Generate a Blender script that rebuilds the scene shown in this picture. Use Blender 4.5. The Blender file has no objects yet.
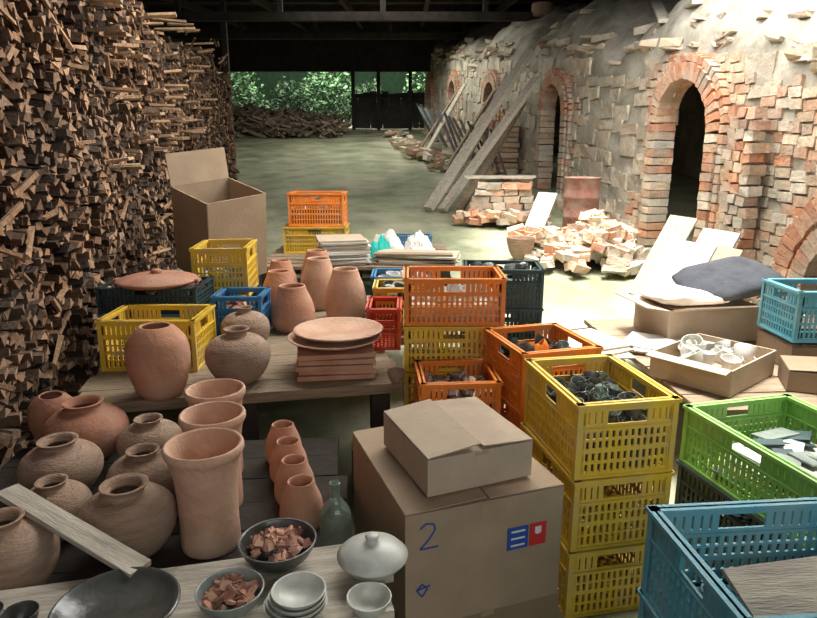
import bpy, math, random
from mathutils import Vector, Matrix
random.seed(7)
R=random.random
def U(a,b): return a+(b-a)*R()
C=bpy.context.scene.collection
# ---------------------------------------------------------------- materials
def mat(name,col,rough=.8,nscale=8,amt=.25,bump=.2,bscale=40,usecol=False,metal=0,trans=0,spec=.3,col2=None,stretch=(1,1,1),grime=None):
    m=bpy.data.materials.new(name);m.use_nodes=True;nt=m.node_tree;N=nt.nodes;L=nt.links
    b=N['Principled BSDF'];b.inputs['Roughness'].default_value=rough;b.inputs['Metallic'].default_value=metal
    b.inputs['Specular IOR Level'].default_value=spec
    if trans:b.inputs['Transmission Weight'].default_value=trans
    tc=N.new('ShaderNodeTexCoord');mp=N.new('ShaderNodeMapping');mp.inputs['Scale'].default_value=stretch
    L.new(tc.outputs['Object'],mp.inputs['Vector'])
    n=N.new('ShaderNodeTexNoise');n.inputs['Scale'].default_value=nscale;n.inputs['Detail'].default_value=6;n.inputs['Roughness'].default_value=.65
    L.new(mp.outputs[0],n.inputs['Vector'])
    r=N.new('ShaderNodeValToRGB');e=r.color_ramp.elements
    e[0].position=.3;e[1].position=.7
    c2=col2 if col2 else tuple(min(1,c*(1+amt)) for c in col)
    c1=tuple(c*(1-amt) for c in col)
    e[0].color=(*c1,1);e[1].color=(*c2,1)
    L.new(n.outputs['Fac'],r.inputs[0]);out=r.outputs[0]
    if usecol:
        a=N.new('ShaderNodeAttribute');a.attribute_name='Col'
        x=N.new('ShaderNodeMix');x.data_type='RGBA';x.blend_type='MULTIPLY';x.inputs[0].default_value=1
        L.new(out,x.inputs[6]);L.new(a.outputs['Color'],x.inputs[7]);out=x.outputs[2]
    if grime:
        g=N.new('ShaderNodeTexNoise');g.inputs['Scale'].default_value=grime[1];g.inputs['Detail'].default_value=8
        L.new(tc.outputs['Object'],g.inputs['Vector'])
        gr=N.new('ShaderNodeValToRGB');gr.color_ramp.elements[0].position=.45;gr.color_ramp.elements[1].position=.66
        L.new(g.outputs['Fac'],gr.inputs[0])
        x2=N.new('ShaderNodeMix');x2.data_type='RGBA';x2.inputs[7].default_value=(*grime[0],1)
        ml=N.new('ShaderNodeMath');ml.operation='MULTIPLY';ml.inputs[1].default_value=grime[2]
        L.new(gr.outputs[0],ml.inputs[0]);L.new(ml.outputs[0],x2.inputs[0]);L.new(out,x2.inputs[6]);out=x2.outputs[2]
    L.new(out,b.inputs['Base Color'])
    if bump:
        n2=N.new('ShaderNodeTexNoise');n2.inputs['Scale'].default_value=bscale;n2.inputs['Detail'].default_value=5
        L.new(mp.outputs[0],n2.inputs['Vector'])
        bp=N.new('ShaderNodeBump');bp.inputs['Strength'].default_value=bump;bp.inputs['Distance'].default_value=.02
        L.new(n2.outputs['Fac'],bp.inputs['Height']);L.new(bp.outputs[0],b.inputs['Normal'])
    return m
DUST=(.42,.34,.25)
M=dict(
 yellow=mat('plastic_yellow',(.80,.52,.05),.5,5,.12,.05,grime=(DUST,6,.4)),
 orange=mat('plastic_orange',(.86,.25,.03),.5,5,.12,.05,grime=(DUST,6,.3)),
 red=mat('plastic_red',(.62,.07,.03),.5,5,.12,.05,grime=(DUST,6,.3)),
 blue=mat('plastic_blue',(.04,.20,.40),.5,5,.15,.05,grime=(DUST,6,.2)),
 cyan=mat('plastic_teal',(.12,.38,.46),.5,5,.15,.05,grime=(DUST,6,.25)),
 green=mat('plastic_green',(.24,.50,.11),.5,5,.15,.05,grime=(DUST,6,.2)),
 dark=mat('plastic_dark',(.03,.055,.055),.5,5,.3,.05),
 terra=mat('terracotta',(.52,.25,.15),.85,6,.18,.25,50,grime=((.54,.37,.27),5,.65)),
 terra2=mat('terracotta_pale',(.60,.35,.23),.85,6,.18,.25,50,grime=((.62,.46,.34),5,.65)),
 terrar=mat('terracotta_red',(.40,.18,.11),.8,6,.18,.25,50,grime=((.44,.29,.21),5,.6)),
 clay=mat('bisque_clay',(.35,.23,.155),.85,14,.3,.5,70,stretch=(1,1,5),grime=((.42,.32,.24),6,.6)),
 cele=mat('ash_glaze_white',(.55,.55,.48),.35,10,.2,.1,30,spec=.5),
 gdark=mat('dark_glaze',(.07,.07,.06),.25,10,.3,.1,30,spec=.6),
 gblue=mat('celadon_glaze',(.22,.25,.22),.25,10,.3,.1,30,spec=.6),
 shard=mat('pottery_shards',(.42,.22,.15),.8,12,.3,.1,30,usecol=True),
 card=mat('cardboard',(.40,.29,.19),.85,3,.14,.08,50,grime=((.30,.22,.15),4,.5)),
 card2=mat('cardboard_light',(.49,.38,.27),.85,3,.14,.08,50,grime=((.36,.28,.2),4,.5)),
 cardd=mat('cardboard_brown',(.27,.19,.12),.85,3,.2,.08,50),
 tape=mat('packing_tape',(.40,.29,.17),.3,3,.1,0),
 lred=mat('label_red',(.6,.03,.03),.6,3,.05,0),
 lblue=mat('label_blue',(.03,.08,.35),.6,3,.05,0),
 white=mat('white_paper',(.72,.71,.67),.8,4,.08,.05),
 wood=mat('old_wood',(.27,.20,.13),.85,5,.4,.4,30,stretch=(1,9,9)),
 woodg=mat('weathered_wood',(.50,.44,.35),.85,5,.35,.4,30,stretch=(1,9,9)),
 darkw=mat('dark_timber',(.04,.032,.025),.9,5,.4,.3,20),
 fire=mat('firewood',(.42,.315,.235),.9,30,.4,.5,60,usecol=True,grime=((.14,.11,.085),2.5,.55)),
 brick=mat('kiln_brick',(.80,.73,.65),.95,12,.3,.7,40,usecol=True,grime=((.42,.38,.31),3,.8)),
 kshell=mat('kiln_clay',(.36,.32,.25),.95,2.5,.35,.9,10,col2=(.60,.55,.45),grime=((.24,.23,.16),1.7,.5)),
 floor=mat('earth_floor',(.19,.205,.12),.9,1.3,.35,.7,9,col2=(.34,.36,.22),grime=((.42,.385,.28),1.4,.75)),
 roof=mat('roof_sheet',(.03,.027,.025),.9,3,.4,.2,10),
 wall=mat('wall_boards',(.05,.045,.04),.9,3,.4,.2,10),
 rust=mat('rusty_steel',(.26,.12,.085),.8,7,.4,.3,30,metal=.1,grime=((.4,.33,.27),5,.5)),
 slate=mat('grey_sheet',(.17,.18,.19),.8,6,.4,.2,30,usecol=True),
 navy=mat('dark_cloth',(.05,.053,.06),.95,8,.3,.3,60),
 cloth=mat('white_cloth',(.66,.63,.58),.9,6,.12,.3,30),
 teal=mat('teal_cloth',(.03,.42,.36),.8,6,.15,.3,30),
 glass=mat('green_glass',(.5,.6,.5),.1,6,.1,0,trans=.8,spec=.5),
 leaf=mat('foliage',(.10,.18,.07),.8,6,.4,0,usecol=True),
)
# ---------------------------------------------------------------- mesh builder
class MB:
    def __init__(s): s.v=[];s.f=[];s.m=[];s.c=[];s.s=[];s.mats=[]
    def mi(s,k):
        if k not in s.mats:s.mats.append(k)
        return s.mats.index(k)
    def add(s,vs,fs,m,col=(1,1,1),sm=False):
        o=len(s.v);s.v+=[tuple(v) for v in vs];i=s.mi(m)
        for f in fs: s.f.append(tuple(a+o for a in f));s.m.append(i);s.c.append(col);s.s.append(sm)
    def box(s,c,d,m,col=(1,1,1),X=None,j=0):
        vs=[]
        for sx in(-.5,.5):
            for sy in(-.5,.5):
                for sz in(-.5,.5):
                    p=Vector((sx*d[0]+U(-j,j),sy*d[1]+U(-j,j),sz*d[2]+U(-j,j)))
                    if X is not None:p=X@p
                    vs.append((p[0]+c[0],p[1]+c[1],p[2]+c[2]))
        s.add(vs,[(0,1,3,2),(4,6,7,5),(0,4,5,1),(2,3,7,6),(0,2,6,4),(1,5,7,3)],m,col)
    def lathe(s,pr,m,n=28,c=(0,0,0),X=None,wob=0,sq=1):
        vs=[];fs=[]
        for k,(r,z) in enumerate(pr):
            for i in range(n):
                a=2*math.pi*i/n;rr=r*(1+wob*math.sin(2*a+1))
                p=Vector((rr*math.cos(a),rr*math.sin(a)*sq,z))
                if X is not None:p=X@p
                vs.append((p[0]+c[0],p[1]+c[1],p[2]+c[2]))
        for k in range(len(pr)-1):
            for i in range(n):
                j=(i+1)%n;fs.append((k*n+i,k*n+j,(k+1)*n+j,(k+1)*n+i))
        fs.append(tuple(range(n-1,-1,-1)));fs.append(tuple((len(pr)-1)*n+i for i in range(n)))
        s.add(vs,fs,m,sm=True)
    def obj(s,name,loc=(0,0,0),yaw=0,bevel=0,rot=None):
        me=bpy.data.meshes.new(name);me.from_pydata(s.v,[],s.f)
        for k in s.mats:me.materials.append(M[k])
        me.polygons.foreach_set('material_index',s.m);me.polygons.foreach_set('use_smooth',s.s)
        a=me.color_attributes.new('Col','FLOAT_COLOR','CORNER');buf=[]
        for p,c in zip(me.polygons,s.c):
            for _ in range(p.loop_total):buf+=[c[0],c[1],c[2],1]
        a.data.foreach_set('color',buf);me.update()
        o=bpy.data.objects.new(name,me);C.objects.link(o);o.location=loc
        o.rotation_euler=rot if rot else (0,0,math.radians(yaw))
        if bevel:
            b=o.modifiers.new('b','BEVEL');b.width=bevel;b.segments=2;b.limit_method='ANGLE'
        return o
def smooth(pr,k=4):
    out=[]
    for i in range(len(pr)-1):
        p0=pr[max(i-1,0)];p1=pr[i];p2=pr[i+1];p3=pr[min(i+2,len(pr)-1)]
        for j in range(k):
            t=j/k;q=[.5*((2*p1[a])+(-p0[a]+p2[a])*t+(2*p0[a]-5*p1[a]+4*p2[a]-p3[a])*t*t+(-p0[a]+3*p1[a]-3*p2[a]+p3[a])*t**3) for a in(0,1)]
            out.append((max(0,q[0]),q[1]))
    out.append(pr[-1]);return out
def RZ(d):return Matrix.Rotation(math.radians(d),3,'Z')
def EU(a,b,c):return (Matrix.Rotation(c,3,'Z')@Matrix.Rotation(b,3,'Y')@Matrix.Rotation(a,3,'X'))
def fl(y): return .12*max(0,y-2.5)
# ---------------------------------------------------------------- floor / shell
mb=MB();xs=[-7+i*.35 for i in range(46)];ys=[-3+i*.3 for i in range(100)]
vs=[(x,y,fl(y)+.018*math.sin(x*2.1+y)*math.sin(y*1.7)) if y>2.5 else (x,y,0) for y in ys for x in xs]
n=len(xs);mb.add(vs,[(j*n+i,j*n+i+1,(j+1)*n+i+1,(j+1)*n+i) for j in range(len(ys)-1) for i in range(n-1)],'floor',sm=True)
mb.obj('floor')
RS=.09
def rz(y):return 3.7+RS*y
mb=MB()
def slab(x0,x1,y0,y1):
    mb.add([(x0,y0,rz(y0)),(x1,y0,rz(y0)),(x1,y1,rz(y1)),(x0,y1,rz(y1)),(x0,y0,rz(y0)+.08),(x1,y0,rz(y0)+.08),(x1,y1,rz(y1)+.08),(x0,y1,rz(y1)+.08)],[(0,3,2,1),(4,5,6,7),(0,1,5,4),(1,2,6,5),(2,3,7,6),(3,0,4,7)],'roof')
G=(.60,2.45,2.0,8.4)
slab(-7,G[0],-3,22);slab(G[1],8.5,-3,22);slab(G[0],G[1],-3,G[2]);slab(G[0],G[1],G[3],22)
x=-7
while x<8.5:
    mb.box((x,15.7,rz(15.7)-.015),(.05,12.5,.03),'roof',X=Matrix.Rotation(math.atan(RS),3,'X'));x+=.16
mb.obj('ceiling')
mb=MB()
for y in (11,13.5,16,18.5,21.5):
    mb.box((.5,y,rz(y)-.12),(15,.14,.2),'darkw')
for y in (13.5,18.5):
    mb.box((-1.2,y,rz(y)-.75),(11,.12,.16),'darkw')
    for x in(-4.5,-2.5,-.5,1.5):mb.box((x,y,rz(y)-.4),(.1,.1,.6),'darkw')
for x in(-5,-3.2,-1.4,.4,2.2,4,5.8):
    mb.box((x,15,rz(15)-.3),(.1,14,.14),'darkw',X=Matrix.Rotation(math.atan(RS),3,'X'))
mb.box((0,21.6,4.85),(15,.15,1.6),'darkw')
mb.obj('roof_beams')
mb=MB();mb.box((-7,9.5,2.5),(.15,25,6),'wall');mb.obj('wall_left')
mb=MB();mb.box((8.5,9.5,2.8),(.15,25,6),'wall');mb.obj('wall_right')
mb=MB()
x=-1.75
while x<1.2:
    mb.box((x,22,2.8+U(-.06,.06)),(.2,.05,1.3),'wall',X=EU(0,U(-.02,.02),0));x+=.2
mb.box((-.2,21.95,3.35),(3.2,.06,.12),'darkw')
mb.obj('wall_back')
for i,(x,y) in enumerate([(-3.75,14),(-1.75,21.3),(-.95,21.3),(.05,21.3)]):
    mb=MB();mb.box((0,0,(rz(y)-fl(y))/2),(.11,.11,rz(y)-fl(y)),'darkw');mb.obj('roof_post',(x,y,fl(y)))
# ---------------------------------------------------------------- kiln
D=Vector((-.150,.989,0)).normalized();IN=Vector((D.y,-D.x,0));O=Vector((3.7-.152*2,2,0))
def K(s,h,w):
    p=O+D*s+IN*w;return Vector((p.x,p.y,fl((O+D*s).y)+h))
def s_of(y):return (y-2)/D.y
doors=[(s_of(4.25),.62,.25,'low'),(s_of(6.78),.46,1.36,''),(s_of(10.4),.42,1.25,''),(s_of(14.0),.42,1.2,''),(s_of(17.6),.42,1.15,''),(s_of(21),.42,1.1,'')]
cent=[s_of(y) for y in(3.2,6.8,10.4,14.0,17.6,21.3)]
def cc(s):
    d=min(abs(s-c) for c in cent);return min(1,d/1.83)
def hf(s):return 2.12-.3*cc(s)**4
def Hc(s):return 3.1-.7*cc(s)**2.4
def indoor(s,h,m=0):
    for sc,r,st,_ in doors:
        if abs(s-sc)<r+m and h<st: return True
        if h>=st and math.hypot(s-sc,h-st)<r+m:return True
    return False
mb=MB();S=[-1.5+i*.09 for i in range(235)];NP=50
vs=[]
for s in S:
    for k in range(NP):
        if k<=22:
            h=hf(s)*k/22;w=.14+.05*h
        elif k<45:
            th=math.pi*(k-22)/23;w=.14+.05*hf(s)+1.6*(1-math.cos(th));h=hf(s)+(Hc(s)-hf(s))*math.sin(th)
        else:
            w=.14+.05*hf(s)+3.2;h=hf(s)*(49-k)/5-.2
        nz=.03*math.sin(s*5+k*.9)+.025*math.sin(s*11.3-k*1.7)+U(-.014,.014)
        p=K(s,h,w+(nz*.35 if k>0 else 0))
        if k>22:p.z+=nz*1.3
        vs.append(p)
fs=[]
for i in range(len(S)-1):
    for k in range(NP-1):
        sm_=S[i]+.045;hm=hf(sm_)*(k+.5)/22
        if k<22 and indoor(sm_,hm,.02):continue
        fs.append((i*NP+k,i*NP+k+1,(i+1)*NP+k+1,(i+1)*NP+k))
fs.append(tuple(range(NP)));fs.append(tuple((len(S)-1)*NP+k for k in range(NP)))
mb.add(vs,fs,'kshell',sm=True)
BR=[(.78,.40,.26),(.70,.36,.24),(.82,.50,.35),(.74,.54,.41),(.75,.66,.54),(.55,.36,.27)]
PB=[(.84,.70,.56),(.78,.60,.46),(.88,.80,.69),(.74,.56,.44),(.88,.83,.74),(.74,.48,.35)]
ST=[(.76,.70,.60),(.70,.65,.56),(.82,.77,.67),(.64,.59,.51),(.72,.65,.53),(.86,.82,.73),(.80,.67,.54)]
FX=Matrix((( D.x,-IN.x,0),(D.y,-IN.y,0),(0,0,1)))
def var(c,a=.15):
    k=U(1-a,1+a);return tuple(q*k for q in c)
def isbrick(s,h):
    for q,(sc,r,st,_) in enumerate(doors):
        if abs(s-sc)<r+.36+.14*math.sin(h*9+sc) and h<st+r+.26:return True
    if s<s_of(5.9) and h<1.7+.15*math.sin(s*6):return True
    if s<s_of(7.8) and s>s_of(5) and h<.5:return True
    return False
def course(h0,h1,wl,wh,pred,cols,s0,s1,j,depth=.03,drop=.03,pro=.03):
    s=s0+R()*.1
    while s<s1:
        w=U(wl,wh);sm_=s+w/2;hm=(h0+h1)/2
        if h1<hf(sm_)-.02 and pred(sm_,hm) and not indoor(sm_,hm,.16) and R()>drop:
            pr=U(-depth,depth)
            mb.box(K(sm_,hm,.14+.05*hm+.1-pro-pr),(w-.012,.2,h1-h0-.012),'brick',var(random.choice(cols),.1),X=FX@EU(U(-.02,.02),U(-.03,.03),U(-.015,.015)),j=j)
        s+=w
h=0
while h<2.0:
    course(h,h+.09,.12,.21,isbrick,BR[:4]+PB+PB+PB,-1,19,.005,.010,.05);h+=.09
h=0
while h<2.05:
    dh=U(.12,.24);course(h,h+dh,.15,.42,lambda s,q:not isbrick(s,q),ST,-1,19,.018,.010,.16,.018);h+=dh
for (sc,r,st,kind) in doors:
    for ring,(r0,r1,pr) in enumerate([(r,r+.17,.05)]+([(r+.17,r+.25,.02)] if kind=='' else [(r+.2,r+.38,.03)])):
        nb=int(math.pi*(r0+.1)/.085);rm=(r0+r1)/2
        for i in range(nb):
            a=math.pi*(i+.5)/nb
            mb.box(K(sc+rm*math.cos(a),st+rm*math.sin(a),.16-pr+.1),(math.pi*rm/nb-.012,.24,r1-r0-.01),'brick',var(random.choice(BR[:4])),X=FX@Matrix.Rotation(math.pi/2-a,3,'Y'),j=.006)
        hh=0
        while hh<st-.03:
            for sg in(-1,1):
                mb.box(K(sc+sg*rm,hh+.045,.16-pr+.1),(r1-r0-.008+U(-.01,.01),.24,.08),'brick',var(random.choice(BR[:4]+PB)),X=FX,j=.006)
            hh+=.09
for (y,ww,out,hh) in [(5.62,.36,.03,1.6),(12.2,.6,.3,.9)]:
    s=s_of(y);q=0;row=0
    while q<hh:
        for k in range(3):mb.box(K(s+(k-1+.3*(row%2))*ww/3,q+.045,.05-out/2),(ww/3-.01,out+.1+U(-.02,.02),.08),'brick',var(random.choice(BR[:4]+PB)),X=FX,j=.01)
        q+=.09;row+=1
for i in range(170):
    s=U(-.5,19);th=abs(random.gauss(0,.22));th=min(th,1.3)
    w=.14+.05*hf(s)+1.6*(1-math.cos(th));h=hf(s)+(Hc(s)-hf(s))*math.sin(th)
    k=U(.07,.2)
    mb.box(K(s,h+.0,w+.03),(k*U(1,2.2),k*U(.8,1.5),k*U(.25,.5)),'brick',var(random.choice(ST+ST+BR[3:])),X=FX@EU(U(.0,.3)*(1-th/1.5),U(-.2,.2),U(-1,1)),j=.02)
for i in range(240):
    s=U(2,18.5)
    if indoor(s,.2,.05):continue
    k=U(.08,.18);mb.box(K(s,k*.3,U(-.12,.12)),(k*1.5,k,k*.8),'brick',var(random.choice(ST+PB)),X=FX@EU(U(-.2,.2),U(-.2,.2),U(-1,1)),j=.02)
mb.obj('climbing_kiln')
def jar_pr(r,h,neck=.38):
    return smooth([(.48*r,0),(.72*r,.12*h),(.93*r,.32*h),(1*r,.5*h),(.93*r,.67*h),(.70*r,.81*h),(neck*r,.88*h),(neck*.95*r,.93*h),(neck*1.15*r,.985*h),(neck*1.1*r,h),(neck*.9*r,.985*h),(neck*.75*r,.93*h),(neck*.75*r,.86*h),(.6*r,.75*h),(.8*r,.5*h),(.4*r,.05*h)])
def vase_pr(r,h):
    return smooth([(.62*r,0),(.78*r,.1*h),(.95*r,.35*h),(1*r,.55*h),(.93*r,.78*h),(.68*r,.93*h),(.52*r,.99*h),(.48*r,1*h),(.42*r,.98*h),(.6*r,.88*h),(.82*r,.7*h),(.85*r,.4*h),(.5*r,.05*h)])
def cyl_pr(r,h):
    return smooth([(.74*r,0),(.76*r,.06*h),(.75*r,.3*h),(.78*r,.6*h),(.88*r,.85*h),(.99*r,.93*h),(1*r,.975*h),(.96*r,h),(.88*r,.985*h),(.8*r,.88*h),(.7*r,.6*h),(.68*r,.1*h),(.3*r,.04*h)])
def cone_pr(r,h):
    return smooth([(.8*r,0),(.95*r,.12*h),(1*r,.3*h),(.9*r,.6*h),(.66*r,.88*h),(.6*r,.97*h),(.56*r,1*h),(.5*r,.97*h),(.52*r,.85*h),(.8*r,.4*h),(.4*r,.06*h)])
def bowl_pr(r,h,t=.07):
    return smooth([(.42*r,0),(.44*r,.1*h),(.7*r,.3*h),(.9*r,.65*h),(1*r,.97*h),(.99*r,1*h),(.94*r,.97*h),(.83*r,.65*h),(.62*r,.35*h),(.3*r,.17*h),(.02*r,.14*h)])
def plat_pr(r,h):
    return smooth([(.5*r,0),(.52*r,.1*h),(.8*r,.4*h),(1*r,.85*h),(1.0*r,1*h),(.95*r,.98*h),(.8*r,.65*h),(.5*r,.4*h),(.02*r,.36*h)])
def pot(name,pr,m,loc,wob=.008,extra=None,tilt=None):
    b=MB();b.lathe(pr,m,n=36,wob=wob)
    if extra:extra(b)
    return b.obj(name,loc,rot=tilt)
# ---------------------------------------------------------------- firewood wall
mb=MB();WD=Vector((-.148,.989,0)).normalized();WO=Vector((-1.38,0,0));WI=Vector((WD.y,-WD.x,0))
WX=Matrix(((WI.x,WD.x,0),(WI.y,WD.y,0),(0,0,1)))
def wtop(q):
    base=2.25+.055*q
    return base+[.25,.1,.3,0.05,.12,-.15][int(q/2.1)%6]+.05*math.sin(q*7)
z0=0
while z0<3.3:
    hh=U(.032,.052);q=.5+R()*.05
    while q<11.9:
        w=U(.04,.10);zz=z0+.02*math.sin(q*2.3+z0*4)
        if zz<wtop(q)-fl(q):
            prt=U(-.07,.02)+.025*math.sin(q*3+z0*2)+.02*math.sin(q*9)
            p=WO+WD*(q+w/2)+WI*(prt-.2)
            t=R();base=(1.0,.80,.63) if t<.40 else ((.64,.47,.35) if t<.72 else (.20,.14,.105))
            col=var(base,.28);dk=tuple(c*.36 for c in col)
            X=WX@EU(U(-.28,.28),U(-.14,.14),U(-.32,.32))
            n=random.choice((3,3,4));a0=R()*6
            if n==3:
                f=1 if R()<.5 else -1
                ring=[(-w*.52,-hh*.5*f),(w*.52,-hh*.5*f),(U(-.3,.3)*w,hh*.62*f)]
                if f<0:ring=ring[::-1]
            else:ring=[(-w*.5,-hh*U(.2,.5)),(w*.5,-hh*U(.2,.5)),(w*U(.2,.5),hh*.5),(-w*U(.2,.5),hh*.5)]
            vs=[X@Vector((xx,a,b))+p+Vector((0,0,fl(q)+zz+hh/2)) for xx in(-.2,.2) for a,b in ring]
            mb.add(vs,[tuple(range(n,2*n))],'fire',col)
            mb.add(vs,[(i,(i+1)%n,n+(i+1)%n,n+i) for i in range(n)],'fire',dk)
        q+=w*.92
    z0+=hh*.95
for i in range(260):
    q=U(.8,11.8);z=fl(q)+U(.2,2.3);p=WO+WD*q+WI*U(-.05,.03);l=U(.1,.3)
    mb.box(p+Vector((0,0,z)),(.02,l,.02),'fire',var((.85,.68,.52),.4),X=WX@EU(U(-.7,.7),U(-.3,.3),U(-.4,.4)),j=.006)
for i in range(70):
    q=U(4.5,9);z=fl(q)+U(1.2,2.4);p=WO+WD*q
    mb.box(p+Vector((0,0,z)),(U(.2,.42),.07,.02),'fire',var((1.1,.95,.76),.3),X=WX@EU(U(-.2,.2),U(-.15,.1),U(-.4,.4)),j=.004)
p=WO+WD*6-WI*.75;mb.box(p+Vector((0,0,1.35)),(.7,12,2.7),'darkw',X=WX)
for i in range(420):
    z=U(1.15,2.9);x=-U(0,.95);p=WO+WD*11.95+WI*x
    mb.box(p+Vector((0,0,z)),(.09,.25,.06),'fire',var((.5,.40,.3),.4),X=WX@EU(U(-.6,.6),U(-.3,.3),U(-.4,.4)),j=.015)
mb.obj('firewood_stack')
# ---------------------------------------------------------------- crates
def crate(kind,W,Dp,H,loc,yaw=0,fill=None,tilt=None,nm=None):
    b=MB();th=.007
    def panel(L,place,hand):
        rows=[(0,.08,0),(.08,.34,1),(.34,.40,0),(.40,.63,1),(.63,.72,0),(.72,.89,2),(.89,1,0)]
        for a,c_,t in rows:
            if t==0:place(0,(a+c_)/2*H,L,(c_-a)*H,th);continue
            n=max(4,int(L/.027));st=(L-.05)/n
            place(-L/2+.0125,(a+c_)/2*H,.025,(c_-a)*H,th);place(L/2-.0125,(a+c_)/2*H,.025,(c_-a)*H,th)
            for i in range(n+1):
                u=-L/2+.025+st*i
                if t==2:
                    if abs(u)<.06:continue
                    place(u,(a+c_)/2*H,st*.75,(c_-a)*H,th)
                else:place(u,(a+c_)/2*H,st*.52,(c_-a)*H,th)
        place(0,.21*H,L-.02,.03*H,th*1.2);place(0,.515*H,L-.02,.03*H,th*1.2)
        place(0,.975*H,L+.02,.05*H,.03);place(0,.675*H,L+.01,.018*H,.018);place(0,.02*H,L,.04*H,.014)
    for sg in(-1,1):
        panel(W-.02,lambda u,z,l,h,t,sg=sg:b.box((u,sg*(Dp/2-.012),z),(l,t,h),kind),1)
        panel(Dp-.02,lambda u,z,l,h,t,sg=sg:b.box((sg*(W/2-.012),u,z),(t,l,h),kind),1)
        for s2 in(-1,1):b.box((sg*(W/2-.014),s2*(Dp/2-.014),H/2),(.02,.02,H),kind)
    n=int(W/.045)
    for i in range(n+1):b.box((-W/2+.02+(W-.04)*i/n,0,.012),(.018,Dp-.03,.008),kind)
    n=int(Dp/.045)
    for i in range(n+1):b.box((0,-Dp/2+.02+(Dp-.04)*i/n,.012),(W-.03,.018,.008),kind)
    if fill:fill(b,W-.07,Dp-.07,H)
    return b.obj(nm or 'plastic_crate',loc,yaw,rot=tilt)
def fill_jars(ms,lo=.03,hi=.05,lvl=.75,n=40):
    def f(b,W,Dp,H):
        b.box((0,0,H*lvl*.45),(W,Dp,H*lvl*.8),ms[-1])
        for i in range(n):
            r=U(lo,hi);x=U(-W/2+r,W/2-r);y=U(-Dp/2+r,Dp/2-r)
            b.lathe(bowl_pr(r,r*1.3),random.choice(ms),n=12,c=(x,y,H*lvl+U(-.03,.0)),X=EU(U(-.9,.9),U(-.9,.9),0))
    return f
def fill_shards(lvl,cols,n=120,k=.05,base=(.3,.3,.3)):
    def f(b,W,Dp,H):
        b.box((0,0,H*lvl*.45),(W,Dp,H*lvl*.8),'shard',base)
        for i in range(n):
            b.box((U(-W/2,W/2)*.9,U(-Dp/2,Dp/2)*.9,H*lvl+U(-.04,.0)),(k*U(.5,1.3),k*U(.5,1.3),k*.2),'shard',var(random.choice(cols),.3),X=EU(U(-.6,.6),U(-.6,.6),U(0,3)),j=.005)
    return f
GREY=[(1,1.3,1.5),(.5,.7,.8),(1.3,1.8,2.),(.3,.4,.4)];PK=[(1.3,1.2,1.1),(1.4,1.5,1.5),(.8,.7,.6)]
def fill_papers(b,W,Dp,H):
    for i in range(9):
        b.box((U(-.04,.04),U(-.06,.06),.03+.010*i),(W*.75,Dp*.55,.007),random.choice(['gblue','card2','cele','cardd']),X=RZ(U(-25,25)))
    for i in range(14):
        b.box((U(-.12,.12),U(-.2,.2),.13),(U(.05,.15),U(.04,.1),.006),random.choice(['gblue','gdark','cele','dark']),X=EU(U(-.2,.2),U(-.2,.2),R()*3))
def stack(kinds,W,Dp,H,x,y,z0,yaw,fill=None,jit=0):
    z=z0
    for i,k in enumerate(kinds):
        crate(k,W,Dp,H-.003,(x,y,z),yaw+(U(-jit,jit)),fill if i==len(kinds)-1 else None);z+=H
stack(['yellow']*3,.375,.5,.277,.70,2.25,0,11,fill_jars(['gdark','gblue','glass','gdark'],.022,.036,.66,100),.6)
stack(['yellow','orange','orange'],.38,.42,.262,.60,2.79,.04,16,fill_jars(['glass','gblue','gdark','orange','dark'],.03,.045,.7,30))
stack(['dark','cyan','cyan'],.52,.44,.25,.90,1.30,0,5)
b=MB();b.box((0,0,0),(.38,.26,.012),'woodg',X=EU(.35,0,.1));b.obj('wooden_board',(.97,1.27,.615),5)
stack(['dark','dark','green'],.48,.64,.233,1.37,2.05,0,14,fill_papers)
crate('yellow',.50,.36,.27,(-1.325,3.28,.545),0,fill_shards(.3,GREY,60))
crate('blue',.58,.36,.185,(-1.50,3.74,.545),0)
crate('dark',.58,.36,.15,(-1.50,3.74,.733),0,fill_shards(.8,PK,20))
crate('blue',.30,.28,.26,(-1.02,3.82,.545),0,fill_shards(.8,PK,60))
crate('dark',.36,.46,.155,(-1.24,4.3,.545),0)
crate('yellow',.36,.46,.33,(-1.24,4.3,.703),5,fill_jars(['cele','gblue'],.03,.04,.4,20))
stack(['dark','yellow','yellow','orange'],.50,.36,.237,.225,3.2,.10,0,fill_jars(['white','cele'],.03,.04,.5,20))
crate('orange',.36,.34,.27,(.22,2.795,.39),4,fill_shards(.8,GREY,80))
crate('dark',.36,.34,.33,(.22,2.795,.045),4)
crate('blue',.42,.34,.28,(-.04,4.35,.545),0,fill_jars(['white','cele'],.03,.05,.8,20))
crate('yellow',.32,.30,.28,(-.06,3.98,.545),0,fill_jars(['white','gdark'],.03,.05,.8,20))
crate('red',.2,.32,.24,(-.14,3.62,.545),0)
stack(['dark']*3,.5,.36,.245,.60,4.05,.2,-4,fill_jars(['dark','gdark','gblue'],.03,.05,.8,20))
crate('yellow',.62,.42,.26,(-.92,6.45,.655),0)
crate('orange',.55,.38,.32,(-.90,6.45,.92),0,fill_shards(.6,PK,30))
crate('cyan',.52,.36,.27,(2.24,3.34,.68),0,fill_shards(.3,[(1.5,1.8,2)],20))
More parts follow.
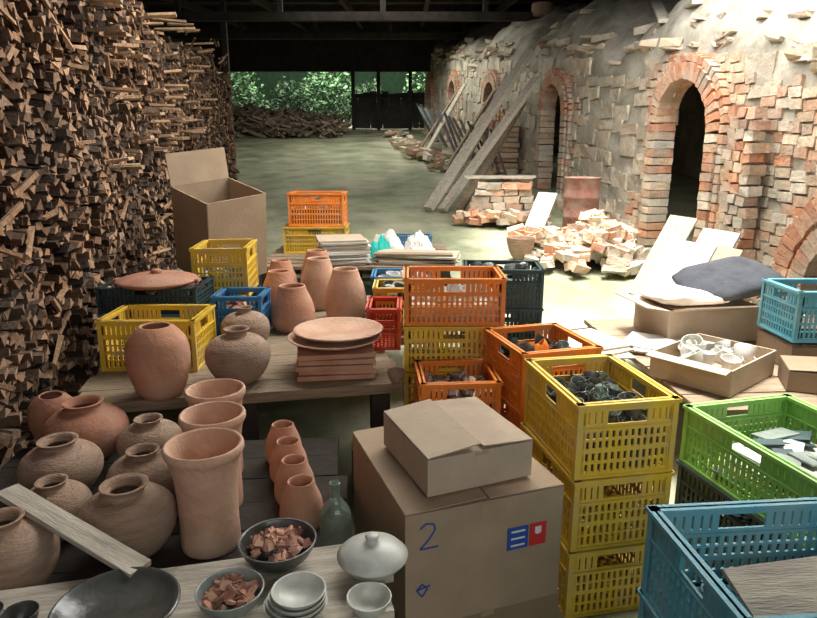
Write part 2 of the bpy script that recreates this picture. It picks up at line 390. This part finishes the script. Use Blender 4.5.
# ---------------------------------------------------------------- shelves
def plankset(name,F0,yaw,rows,z,th,mat_='wood',legs=()):
    b=MB();off=0
    for (w,x0,x1) in rows:
        b.box(((x0+x1)/2,off+w/2,-th/2),(x1-x0,w-.008,th),mat_,j=.003);off+=w
    for(x,y,h) in legs:b.box((x,y,-th-h/2),(.09,.09,h),'darkw')
    return b.obj(name,(F0[0],F0[1],z),yaw)
plankset('display_shelf',(-1.5,2.66),11,[(.17,0,1.5),(.2,-.02,1.52),(.19,0,1.49),(.2,.02,1.5),(.2,.02,2.0),(.2,0,2.0),(.2,0,2.0),(.2,0,1.9),(.2,0,1.7),(.2,0,1.6),(.25,0,1.5)],.543,.05,'wood',
  [(.1,.1,.47),(.75,.1,.47),(1.4,.1,.46),(.1,1.9,.26),(1.3,1.9,.22)])
plankset('jar_shelf',(-1.60,1.5),5,[(.18,0,1.42),(.18,0,1.40),(.18,0,1.41),(.18,0,1.42),(.18,0,1.38),(.18,0,1.38)],.378,.04,'darkw',[(.1,.1,.33),(1.3,.1,.33),(.1,1,.33),(1.3,1,.33)])
plankset('front_bench',(-1.42,1.08),13,[(.16,0,1.42),(.17,0,1.45)],.50,.035,'woodg',[(.1,.1,.46),(1.3,.1,.46)])
b=MB();b.box((0,0,0),(.58,.07,.016),'woodg',j=.003);b.obj('loose_plank',(-.985,1.65,.585),rot=(0,math.radians(9),math.radians(-27)))
b=MB()
for i,(x,w) in enumerate([(-.05,.09),(.06,.08)]):b.box((x,0,.0),(w,.5,.03),'wood' if i%2 else 'woodg',j=.004)
for y in(-.2,.2):b.box((.0,y,-.14),(.2,.05,.25),'darkw')
b.obj('low_trestle',(-.12,2.62,.27),14)
# ---------------------------------------------------------------- jars
for x,y,r,h in [(-1.36,2.50,.165,.25),(-1.31,2.20,.145,.22),(-1.06,2.42,.128,.21),(-.965,2.13,.132,.215),(-.90,1.83,.150,.245),(-1.19,1.93,.115,.20),(-1.165,1.63,.135,.25)]:
    pot('clay_jar',jar_pr(r,h,.42 if r>.14 else .38),'terrar' if h==.25 and y>2.3 else 'clay',(x,y,.38))
pot('clay_jar',jar_pr(.155,.27,.34),'clay',(-.83,2.97,.545));pot('clay_jar',jar_pr(.135,.25,.28),'clay',(-.92,3.48,.545))
pot('terracotta_vase',vase_pr(.14,.33),'terra',(-1.15,2.80,.545))
pot('terracotta_vase',vase_pr(.1,.22),'terrar',(-1.59,2.66,.38),tilt=(.06,.06,0))
for x,y,r,h in [(-.655,1.88,.125,.36),(-.70,2.125,.115,.36),(-.76,2.365,.115,.36)]:
    pot('terracotta_cylinder_vase',cyl_pr(r,h),'terra2',(x,y,.38))
for x,y in [(-.52,2.45),(-.47,2.295),(-.42,2.14),(-.37,1.985)]:
    pot('small_terracotta_vase',cone_pr(.076,.17),'terra',(x,y,.38))
for x,y,r,h in [(-.96,4.75,.12,.30),(-.91,4.42,.13,.28),(-.73,3.92,.14,.28),(-.70,4.84,.13,.36),(-.64,4.48,.135,.36),(-.42,4.18,.14,.34)]:
    pot('tall_terracotta_vase',cone_pr(r,h),'terra2' if x>-.7 else 'terra',(x,y,.545))
b=MB()
for i in range(5):b.box((U(-.01,.01),U(-.01,.01),.0125+.026*i),(.38,.30,.022),'terra',X=RZ(U(-3,3)),j=.002)
b.obj('clay_tile_stack',(-.37,3.13,.545),8)
pot('terracotta_platter',plat_pr(.235,.045),'terra2',(-.38,3.16,.68));pot('terracotta_platter',plat_pr(.225,.045),'terra2',(-.36,3.17,.715))
b=MB();b.lathe(smooth([(.2,0),(.23,.015),(.22,.03),(.15,.05),(.06,.06),(.02,.062)]),'terrar',n=36)
b.lathe([(.03,.055),(.035,.075),(.02,.085),(.001,.085)],'terrar',n=16)
for sg in(-1,1):b.box((sg*.225,0,.02),(.05,.06,.015),'terrar')
b.obj('lidded_pan',(-1.48,3.70,.885))
pot('small_clay_pot',bowl_pr(.045,.07),'clay',(-.06,2.93,.545))
def shards(r,z,cols,n=45):
    def f(b):
        for i in range(n):
            a=R()*6.28;q=r*math.sqrt(R())*.8
            b.box((q*math.cos(a),q*math.sin(a),z+(1-q/r)*r*.25+U(-.01,.005)),(.04*U(.5,1),.03*U(.5,1),.008),'shard',var(random.choice(cols),.3),X=EU(U(-.8,.8),U(-.8,.8),U(0,3)),j=.004)
    return f
PKR=[(1,.95,.95),(1.2,1.25,1.2),(.6,.6,.6)]
pot('shard_bowl',bowl_pr(.108,.08),'gdark',(-.37,1.60,.5),extra=shards(.1,.055,PKR,60))
pot('shard_bowl',bowl_pr(.085,.065),'gblue',(-.455,1.41,.5),extra=shards(.08,.04,PKR,45))
b=MB();b.lathe(bowl_pr(.09,.055),'cele',n=32);b.lathe([(.098,.055),(.099,.06),(.085,.075),(.06,.09),(.03,.098),(.018,.1),(.014,.108),(.02,.116),(.015,.121),(.001,.122)],'cele',n=32)
b.obj('lidded_jar',(-.10,1.56,.5))
b=MB();b.lathe(bowl_pr(.057,.05),'cele');b.obj('small_bowl',(-.10,1.40,.5))
b=MB()
for i in range(4):b.lathe(bowl_pr(.08-.004*i,.04),'cele',n=30,c=(.003*i,0,.013*i))
b.obj('stacked_bowls',(-.285,1.39,.5))
pot('wide_glazed_dish',plat_pr(.15,.05),'gdark',(-.73,1.37,.5))
pot('tea_cup',bowl_pr(.042,.06),'gdark',(-.945,1.33,.5));pot('tea_cup',bowl_pr(.038,.055),'gdark',(-1.035,1.34,.5))
b=MB();b.lathe(smooth([(.045,0),(.05,.02),(.052,.1),(.045,.15),(.018,.19),(.016,.23),(.02,.24),(.012,.24),(.01,.19)]),'glass');b.obj('glass_bottle',(-.235,1.84,.38))
# ---------------------------------------------------------------- cardboard boxes
def carton(name,W,Dp,H,loc,yaw,m='card',lift=.02,label=False):
    b=MB();b.box((0,0,H/2),(W,Dp,H),m)
    b.box((-W/4-.002,0,H+.004+lift/2),(W/2-.004,Dp,.004),m,X=Matrix.Rotation(-lift/(W/2)*1.0,3,'Y'))
    b.box((W/4+.002,0,H+.004+lift/4),(W/2-.004,Dp,.004),m,X=Matrix.Rotation(lift/(W/2)*.5,3,'Y'))
    b.box((0,0,H*.93),(.05,Dp+.004,.1*H),'tape')
    if label:
        b.box((W*.20,-Dp/2-.002,H*.62),(.075,.003,.08),'lblue');b.box((W*.335,-Dp/2-.002,H*.62),(.06,.003,.08),'lred')
        for k in range(3):b.box((W*.20,-Dp/2-.004,H*.62+.025-.025*k),(.05,.002,.006),'white')
        b.lathe([(.006,-.03),(.006,-.01),(.02,.005),(.02,.028)],'white',n=10,c=(W*.335,-Dp/2-.002,H*.62),X=Matrix.Diagonal((1,.1,1)))
        for cx,cz,k in((-.36,.80,1.0),(-.40,.35,.9)):
            pts=[(-.03,.03),(-.01,.045),(.015,.04),(.02,.02),(.0,-.01),(-.03,-.04),(.03,-.04)]
            if cz<.5:pts=[(-.02,.0),(.0,.02),(.02,.0),(.0,-.03),(-.02,.0),(.03,.01)]
            for p,q in zip(pts,pts[1:]):
                l=math.dist(p,q)*k;b.box((W*cx+(p[0]+q[0])*.5*k,-Dp/2-.002,H*cz+(p[1]+q[1])*.5*k),(l,.002,.005),'lblue',X=Matrix.Rotation(-math.atan2(q[1]-p[1],q[0]-p[0]),3,'Y'))
    return b.obj(name,loc,yaw,bevel=.004)
carton('cardboard_box',.56,.60,.165,(.155,2.10,0),21,'cardd')
carton('cardboard_box',.55,.62,.405,(.146,2.09,.178),19.5,'card',.01,True)
carton('cardboard_box',.375,.40,.125,(.158,2.04,.602),22,'card2',.02)
def openbox(name,W,Dp,H,loc,yaw,m='card',flaps=(.25,.25,.25,.25),angs=(35,60,-20,50),rot=None):
    b=MB();t=.008
    for sg in(-1,1):
        b.box((sg*W/2,0,H/2),(t,Dp,H),m);b.box((0,sg*Dp/2,H/2),(W,t,H),m)
    b.box((0,0,.01),(W,Dp,t),m)
    for k,(sx,sy) in enumerate([(0,-1),(0,1),(-1,0),(1,0)]):
        f=flaps[k];a=math.radians(angs[k])
        if f<=0:continue
        if sy:b.box((0,sy*(Dp/2+math.sin(a)*f/2),H+math.cos(a)*f/2),(W,t,f),m,X=Matrix.Rotation(-sy*a,3,'X'))
        else:b.box((sx*(W/2+math.sin(a)*f/2),0,H+math.cos(a)*f/2),(t,Dp,f),m,X=Matrix.Rotation(sx*a,3,'Y'))
    return b.obj(name,loc,yaw,rot=rot)
openbox('open_cardboard_box',.50,.50,.66,(-1.50,5.08,.71),0,'card',(.0,.0,.24,.0),(0,10,12,60),rot=(math.radians(6),math.radians(12),math.radians(-42)))
stack(['dark'],.55,.4,.14,-1.5,5.05,.55,0)
# ---------------------------------------------------------------- pallet group
b=MB()
for i in range(7):b.box((0,-.6+.2*i,0),(1.75,.16,.025),'wood',j=.003)
for x in(-.8,0,.8):
    b.box((x,0,-.06),(.09,1.35,.09),'darkw')
    for y in(-.55,.55):b.box((x,y,-.17),(.12,.12,.16),'darkw')
b.obj('wooden_pallet',(-.48,6.2,.64),0)
b=MB()
for i in range(16):b.box((U(-.02,.02),U(-.02,.02),.01+.014*i),(.42,.45,.011),'white' if i%3 else 'card2',X=RZ(U(-6,6)))
b.obj('newspaper_stack',(-.60,5.76,.655),10)
b=MB()
for i in range(5):b.box((U(-.04,.04),U(-.03,.03),.01+.02*i),(.7,.12+.04*R(),.016),'woodg' if i%2 else 'wood',X=RZ(U(-8,8)))
for i in range(4):b.box((U(-.04,.04),.2+U(-.03,.03),.01+.02*i),(.75,.3,.016),'card2' if i%2 else 'white',X=RZ(U(-10,10)))
b.obj('board_stack',(.08,5.66,.655),-4)
def blob(name,m,loc,sx,sy,sz,yaw=0,fr=2.5,amp=.25,tilt=None):
    b=MB();n=36;k=14;vs=[];ph=R()*9
    for i in range(k+1):
        th=math.pi*i/k
        for j in range(n):
            a=2*math.pi*j/n;q=1+amp*(math.sin(a*fr+ph+i*.7)*.5+.5*math.sin(a*7+i+ph))*math.sin(th)*.6
            cx=math.cos(a);sy_=math.sin(a);e=.5
            x=abs(cx)**e*(1 if cx>0 else -1);y=abs(sy_)**e*(1 if sy_>0 else -1)
            vs.append((x*math.sin(th)**.6*sx*q,y*math.sin(th)**.6*sy*q,max(-.95,math.cos(th))*sz*q+sz))
    fs=[(i*n+j,(i+1)*n+j,(i+1)*n+(j+1)%n,i*n+(j+1)%n) for i in range(k) for j in range(n)]
    b.add(vs,fs,m,sm=True);return b.obj(name,loc,yaw,rot=tilt)
def crumple(name,m,loc,sx,sy,sz):
    b=MB();vs=[];n=18
    for i in range(n+1):
        for j in range(n+1):
            x=(i/n-.5)*2;y=(j/n-.5)*2;r=max(abs(x),abs(y))
            vs.append((x*sx*(1+.1*math.sin(y*6)),y*sy*(1+.1*math.sin(x*5)),max(.0,sz*(1-r**3)*(.72+.28*math.sin(x*5+y*3)*math.cos(y*4))+U(-.07,.07)*sz)))
    b.add(vs,[(i*(n+1)+j,(i+1)*(n+1)+j,(i+1)*(n+1)+j+1,i*(n+1)+j+1) for i in range(n) for j in range(n)],m)
    return b.obj(name,loc,R()*90)
crumple('white_plastic_bag','cloth',(-.22,6.42,.66),.17,.14,.22);crumple('white_plastic_bag','cloth',(.10,6.42,.66),.15,.13,.2)
crumple('teal_plastic_bag','teal',(-.26,6.08,.66),.13,.09,.2)
crumple('folded_rags','cloth',(.15,6.08,.66),.16,.10,.12)
crate('blue',.4,.22,.12,(.05,6.75,.655),0)
# ---------------------------------------------------------------- right bench
b=MB()
for i in range(8):b.box((0,-.7+.2*i,0),(1.35,.185,.03),'wood',j=.003)
for x in(-.6,.6):
    for y in(-.65,.65):b.box((x,y,-.22),(.1,.1,.41),'darkw')
b.obj('work_bench',(1.93,3.50,.505),4)
openbox('cardboard_tray',.50,.40,.13,(1.56,3.12,.523),40,'card2',(0,0,.06,0),(110,0,100,0))
b=MB()
for i in range(20):
    r=U(.035,.055);b.lathe(bowl_pr(r,r*1.5),random.choice(['cele','white','white','cloth','cele']),n=16,c=(U(-.19,.19),U(-.14,.14),.02+U(0,.05)),X=EU(U(-.6,.6),U(-.6,.6),0))
b.obj('glazed_bowls_pile',(1.56,3.12,.545),40)
openbox('cardboard_box',.62,.42,.2,(1.82,3.90,.523),8,'card2',(.16,.0,.15,0),(70,0,80,0))
b=MB();b.box((0,0,.1),(.56,.38,.18),'card');b.obj('packed_carton',(1.82,3.90,.54),8)
carton('cardboard_box',.50,.34,.13,(2.24,3.34,.523),0,'cardd',.0)
carton('cardboard_box',.34,.24,.10,(2.02,2.95,.523),-20,'cardd',.01)
blob('seat_cushion','cloth',(1.70,3.86,.735),.24,.18,.045,5,2,.12)
blob('seat_cushion','navy',(2.02,3.98,.80),.32,.22,.06,18,2,.07,tilt=(math.radians(14),math.radians(-8),math.radians(18)))
b=MB()
for i in range(5):b.box((U(-.05,.05),U(-.05,.05),.01+.014*i),(.6,.42,.009),['card','white','card2'][i%3],X=RZ(U(-18,18)))
b.obj('cardboard_sheets',(1.22,4.75,fl(4.75)+.03),30)
b=MB()
for i in range(6):b.box((U(-.04,.04),U(-.04,.04),.01+.014*i),(.36,.36,.009),['white','card2','white'][i%3],X=RZ(U(-14,14)))
b.obj('cardboard_sheets',(1.02,3.50,.5),20)
stack(['dark'],.36,.36,.33,1.0,3.55,.16,10)
b=MB()
for i in range(3):b.box((U(-.03,.03),U(-.03,.03),.01+.012*i),(.42,.30,.007),['card2','white','white'][i],X=RZ(U(-12,12)))
b.obj('cardboard_sheets',(1.50,3.54,.522),-30)
def lean(name,m,base,top,w,t,roll=0):
    a=Vector(base);c_=Vector(top);d=(c_-a);l=d.length;d.normalize()
    side=d.cross(Vector((0,0,1))).normalized();nrm=side.cross(d)
    side,nrm=(side*math.cos(roll)+nrm*math.sin(roll)),(nrm*math.cos(roll)-side*math.sin(roll))
    X=Matrix((( d.x,side.x,nrm.x),(d.y,side.y,nrm.y),(d.z,side.z,nrm.z)))
    b=MB();b.box((0,0,0),(l,w,t),m,X=X,j=.002);return b.obj(name,tuple((a+c_)/2))
for i,(x,y) in enumerate([(1.92,4.65),(2.08,4.55),(2.3,5.0),(2.2,5.5)]):
    lean('leaning_board',['white','card2','white','woodg'][i],(x-.16,y,fl(y)+.03),(x+.2,y+.10,fl(y)+.72),.5-.05*i,.015)
b=MB()
for i in range(280):
    a=R()*6.28;q=abs(random.gauss(0,.5));q=min(q,1);z=(1-q)*.46*R()**.5
    b.box((q*.62*math.cos(a),q*.5*math.sin(a),z+.05),(.2*U(.6,1.1),.11*U(.8,1.2),.075),'brick',var(random.choice(BR+PB+ST),.25),X=EU(U(-.4,.4),U(-.4,.4),U(0,3)),j=.012)
b.obj('brick_rubble_pile',(1.90,6.55,fl(6.55)),0)
b=MB()
for k in range(6):
    wd=.92-.05*k+U(-.05,.05);x=-wd/2
    while x<wd/2:
        w=U(.13,.23)
        for yy in(-.22,-.08,.06,.2):b.box((x+w/2,yy+U(-.03,.03),.045+.085*k),(w-.01,.13,.078),'brick',var(random.choice(BR+PB+ST),.2),X=EU(U(-.05,.05),U(-.05,.05),U(-.15,.15)),j=.012)
        x+=w
for i in range(26):b.box((U(-.55,.55),U(-.42,-.28),U(.03,.14)),(.19,.11,.075),'brick',var(random.choice(BR+PB),.2),X=EU(U(-.3,.3),U(-.3,.3),U(0,3)),j=.012)
for k in range(3):b.box((U(-.1,.1),-.15+.15*k,.575),(.85,.13,.03),'woodg',X=RZ(U(-8,8)))
b.obj('brick_stack',(1.25,8.55,fl(8.55)),-12)
lean('leaning_board','white',(1.50,7.75,fl(7.75)+.05),(1.72,8.0,fl(7.75)+.5),.26,.015)
b=MB();b.lathe([(.21,0),(.21,.01),(.215,.02),(.205,.03),(.205,.22),(.218,.235),(.205,.25),(.205,.45),(.218,.465),(.205,.48),(.205,.68),(.215,.69),(.215,.7),(.2,.7),(.2,.6),(.01,.58)],'rust',n=32)
b.obj('rusty_steel_drum',(2.07,7.75,fl(7.75)))
pot('clay_bucket',bowl_pr(.15,.25),'clay',(1.18,6.7,fl(6.7)))
b=MB()
for i in range(30):b.box((U(-.3,.3),U(-.2,.2),.05+U(0,.12)),(.2,.1,.07),'brick',var(random.choice(BR)),X=EU(U(-.4,.4),U(-.4,.4),U(0,3)),j=.01)
b.obj('loose_bricks',(1.5,7.3,fl(7.3)))
lean('leaning_beam','woodg',(.28,9.05,fl(9.05)+.05),(1.90,10.7,3.14),.14,.08)
lean('leaning_beam','woodg',(.47,9.0,fl(9)+.05),(1.95,10.3,2.70),.13,.07)
lean('leaning_beam','wood',(.72,9.05,fl(9)+.05),(1.90,11.2,2.4),.12,.05)
lean('leaning_beam','woodg',(.62,10.2,fl(10.2)+.05),(1.75,12.0,2.9),.10,.05)
for (ya,yb,h,m_) in [(11.9,12.3,1.7,'woodg'),(12.9,13.1,1.5,'wood'),(15.2,15.7,1.6,'woodg'),(16.0,16.2,1.4,'wood')]:
    xk=3.7-.152*ya;lean('leaning_plank',m_,(xk-1.0,ya,fl(ya)+.04),(xk-.08,yb,fl(ya)+h),.16,.03)
for i in range(16):
    y=11.3+.52*i+U(-.15,.15);xk=3.7-.152*y;z=fl(y)
    b=MB();g=U(.6,1.6)
    for k in range(4):b.box((-.16+.11*k,0,0),(.09,.03,1.0),'slate',(g*U(.7,1.3),g*U(.8,1.2),g*U(.9,1.2)))
    o=b.obj('leaning_slat_panel',(xk-.38+U(-.06,.06),y,z+.47))
    o.rotation_euler=(Matrix.Rotation(math.radians(81),3,'Z')@Matrix.Rotation(math.radians(-U(20,32)),3,'X')).to_euler()
for i in range(14):
    y=U(12,20);b=MB()
    for k in range(8):b.box((U(-.3,.3),U(-.3,.3),U(.02,.15)),(.3*U(.5,1),.12,.08),'brick',var(random.choice(BR+ST)),X=EU(U(-.3,.3),U(-.3,.3),U(0,3)),j=.01)
    b.obj('stone_debris',(3.7-.152*y-U(.9,1.3),y,fl(y)))
def domez(x,y):
    p=Vector((x,y,0))-O;s=p.dot(D);w=p.dot(IN);t=1-(w-.14-.05*hf(s))/1.6;th=math.acos(max(-1,min(1,t)))
    return fl((O+D*s).y)+hf(s)+(Hc(s)-hf(s))*math.sin(th)
for x,y,r,h in [(3.55,6.2,.16,.3),(3.55,8.6,.15,.22),(2.6,13.5,.2,.25)]:
    pot('kiln_saggar',smooth([(.8*r,0),(r,.05),(r,h*.9),(.95*r,h),(.85*r,h*.95),(.85*r,.1),(.01,.08)]),'clay',(x,y,domez(x,y)-.03))
for (xa,ya,xb,yb) in [(3.0,7.2,3.25,8.6),(2.85,7.7,3.3,9.3)]:
    lean('loose_plank','woodg',(xa,ya,domez(xa,ya)+.06),(xb,yb,domez(xb,yb)+.08),.12,.04)
# ---------------------------------------------------------------- far end
b=MB()
for i in range(1100):
    x=U(-6.4,-2.0);y=U(18.8,20.8);top=.25+.45*max(0,(-1.7-x)/3)**.6*min(1,(y-18.3)/1.2)
    b.box((x,y,fl(y)+U(0,1)*top),(U(.3,.9),.06,.05),'fire',var((.5,.5,.47),.6),X=EU(U(-.5,.5),U(-.6,.6),U(-1,1)),j=.01)
b.box((-4.3,20.2,fl(20)+.1),(4.4,1.2,.5),'darkw')
b.obj('brushwood_heap',(0,0,0))
b=MB()
for i in range(10000):
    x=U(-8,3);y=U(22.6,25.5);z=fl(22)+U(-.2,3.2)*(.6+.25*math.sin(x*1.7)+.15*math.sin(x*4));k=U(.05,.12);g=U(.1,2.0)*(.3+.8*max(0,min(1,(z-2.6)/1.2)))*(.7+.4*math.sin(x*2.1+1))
    X=EU(U(-1,1),U(-1,1),U(0,6))
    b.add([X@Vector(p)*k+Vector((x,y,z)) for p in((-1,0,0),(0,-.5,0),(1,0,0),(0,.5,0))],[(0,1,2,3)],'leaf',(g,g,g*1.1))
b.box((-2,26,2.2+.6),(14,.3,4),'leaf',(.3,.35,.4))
b.obj('garden_foliage')
# ---------------------------------------------------------------- light
def area(n,loc,tgt,sx,sy,e,col=(1,1,1)):
    l=bpy.data.lights.new(n,'AREA');l.shape='RECTANGLE';l.size=sx;l.size_y=sy;l.energy=e;l.color=col
    o=bpy.data.objects.new(n,l);C.objects.link(o);o.location=loc
    o.rotation_euler=(Vector(tgt)-Vector(loc)).to_track_quat('-Z','Y').to_euler();return o
area('skylight',(1.7,5.4,3.85),(1.35,5.3,0),2.3,6.8,430,(1,.985,.95))
area('front_fill',(1.5,-1.8,2.9),(.4,3.5,.6),3.0,1.6,42,(1,.98,.95))  # added fill lamp behind the camera, brightens the foreground
area('far_floor_fill',(-.6,15,4.5),(-.6,14.5,0),3,6,190,(1,1,.92))  # added lamp below the closed roof, brightens the far floor
area('rear_daylight',(-2.0,22.2,4.2),(-2,25,3.1),6,.8,130,(.9,1,.95))
s=bpy.data.lights.new('sun','SUN');s.energy=9;s.angle=.3;s.color=(1,.97,.92)
o=bpy.data.objects.new('sun',s);C.objects.link(o);o.rotation_euler=Vector((.03,-.05,-1)).to_track_quat('-Z','Y').to_euler();o.location=(1,4,8)
w=bpy.data.worlds.new('World');bpy.context.scene.world=w;w.use_nodes=True
w.node_tree.nodes['Background'].inputs[0].default_value=(.8,.88,1,1);w.node_tree.nodes['Background'].inputs[1].default_value=.4
vsn=bpy.context.scene.view_settings
try:
    vsn.view_transform='Standard';vsn.exposure=.2
except Exception:pass
# ---------------------------------------------------------------- camera
cam=bpy.data.cameras.new('camera');co=bpy.data.objects.new('camera',cam);C.objects.link(co)
co.location=(0,0,1.65);co.rotation_euler=(math.radians(90-14),0,0);cam.sensor_width=36;cam.lens=36*640/817;cam.clip_start=.05
bpy.context.scene.camera=co
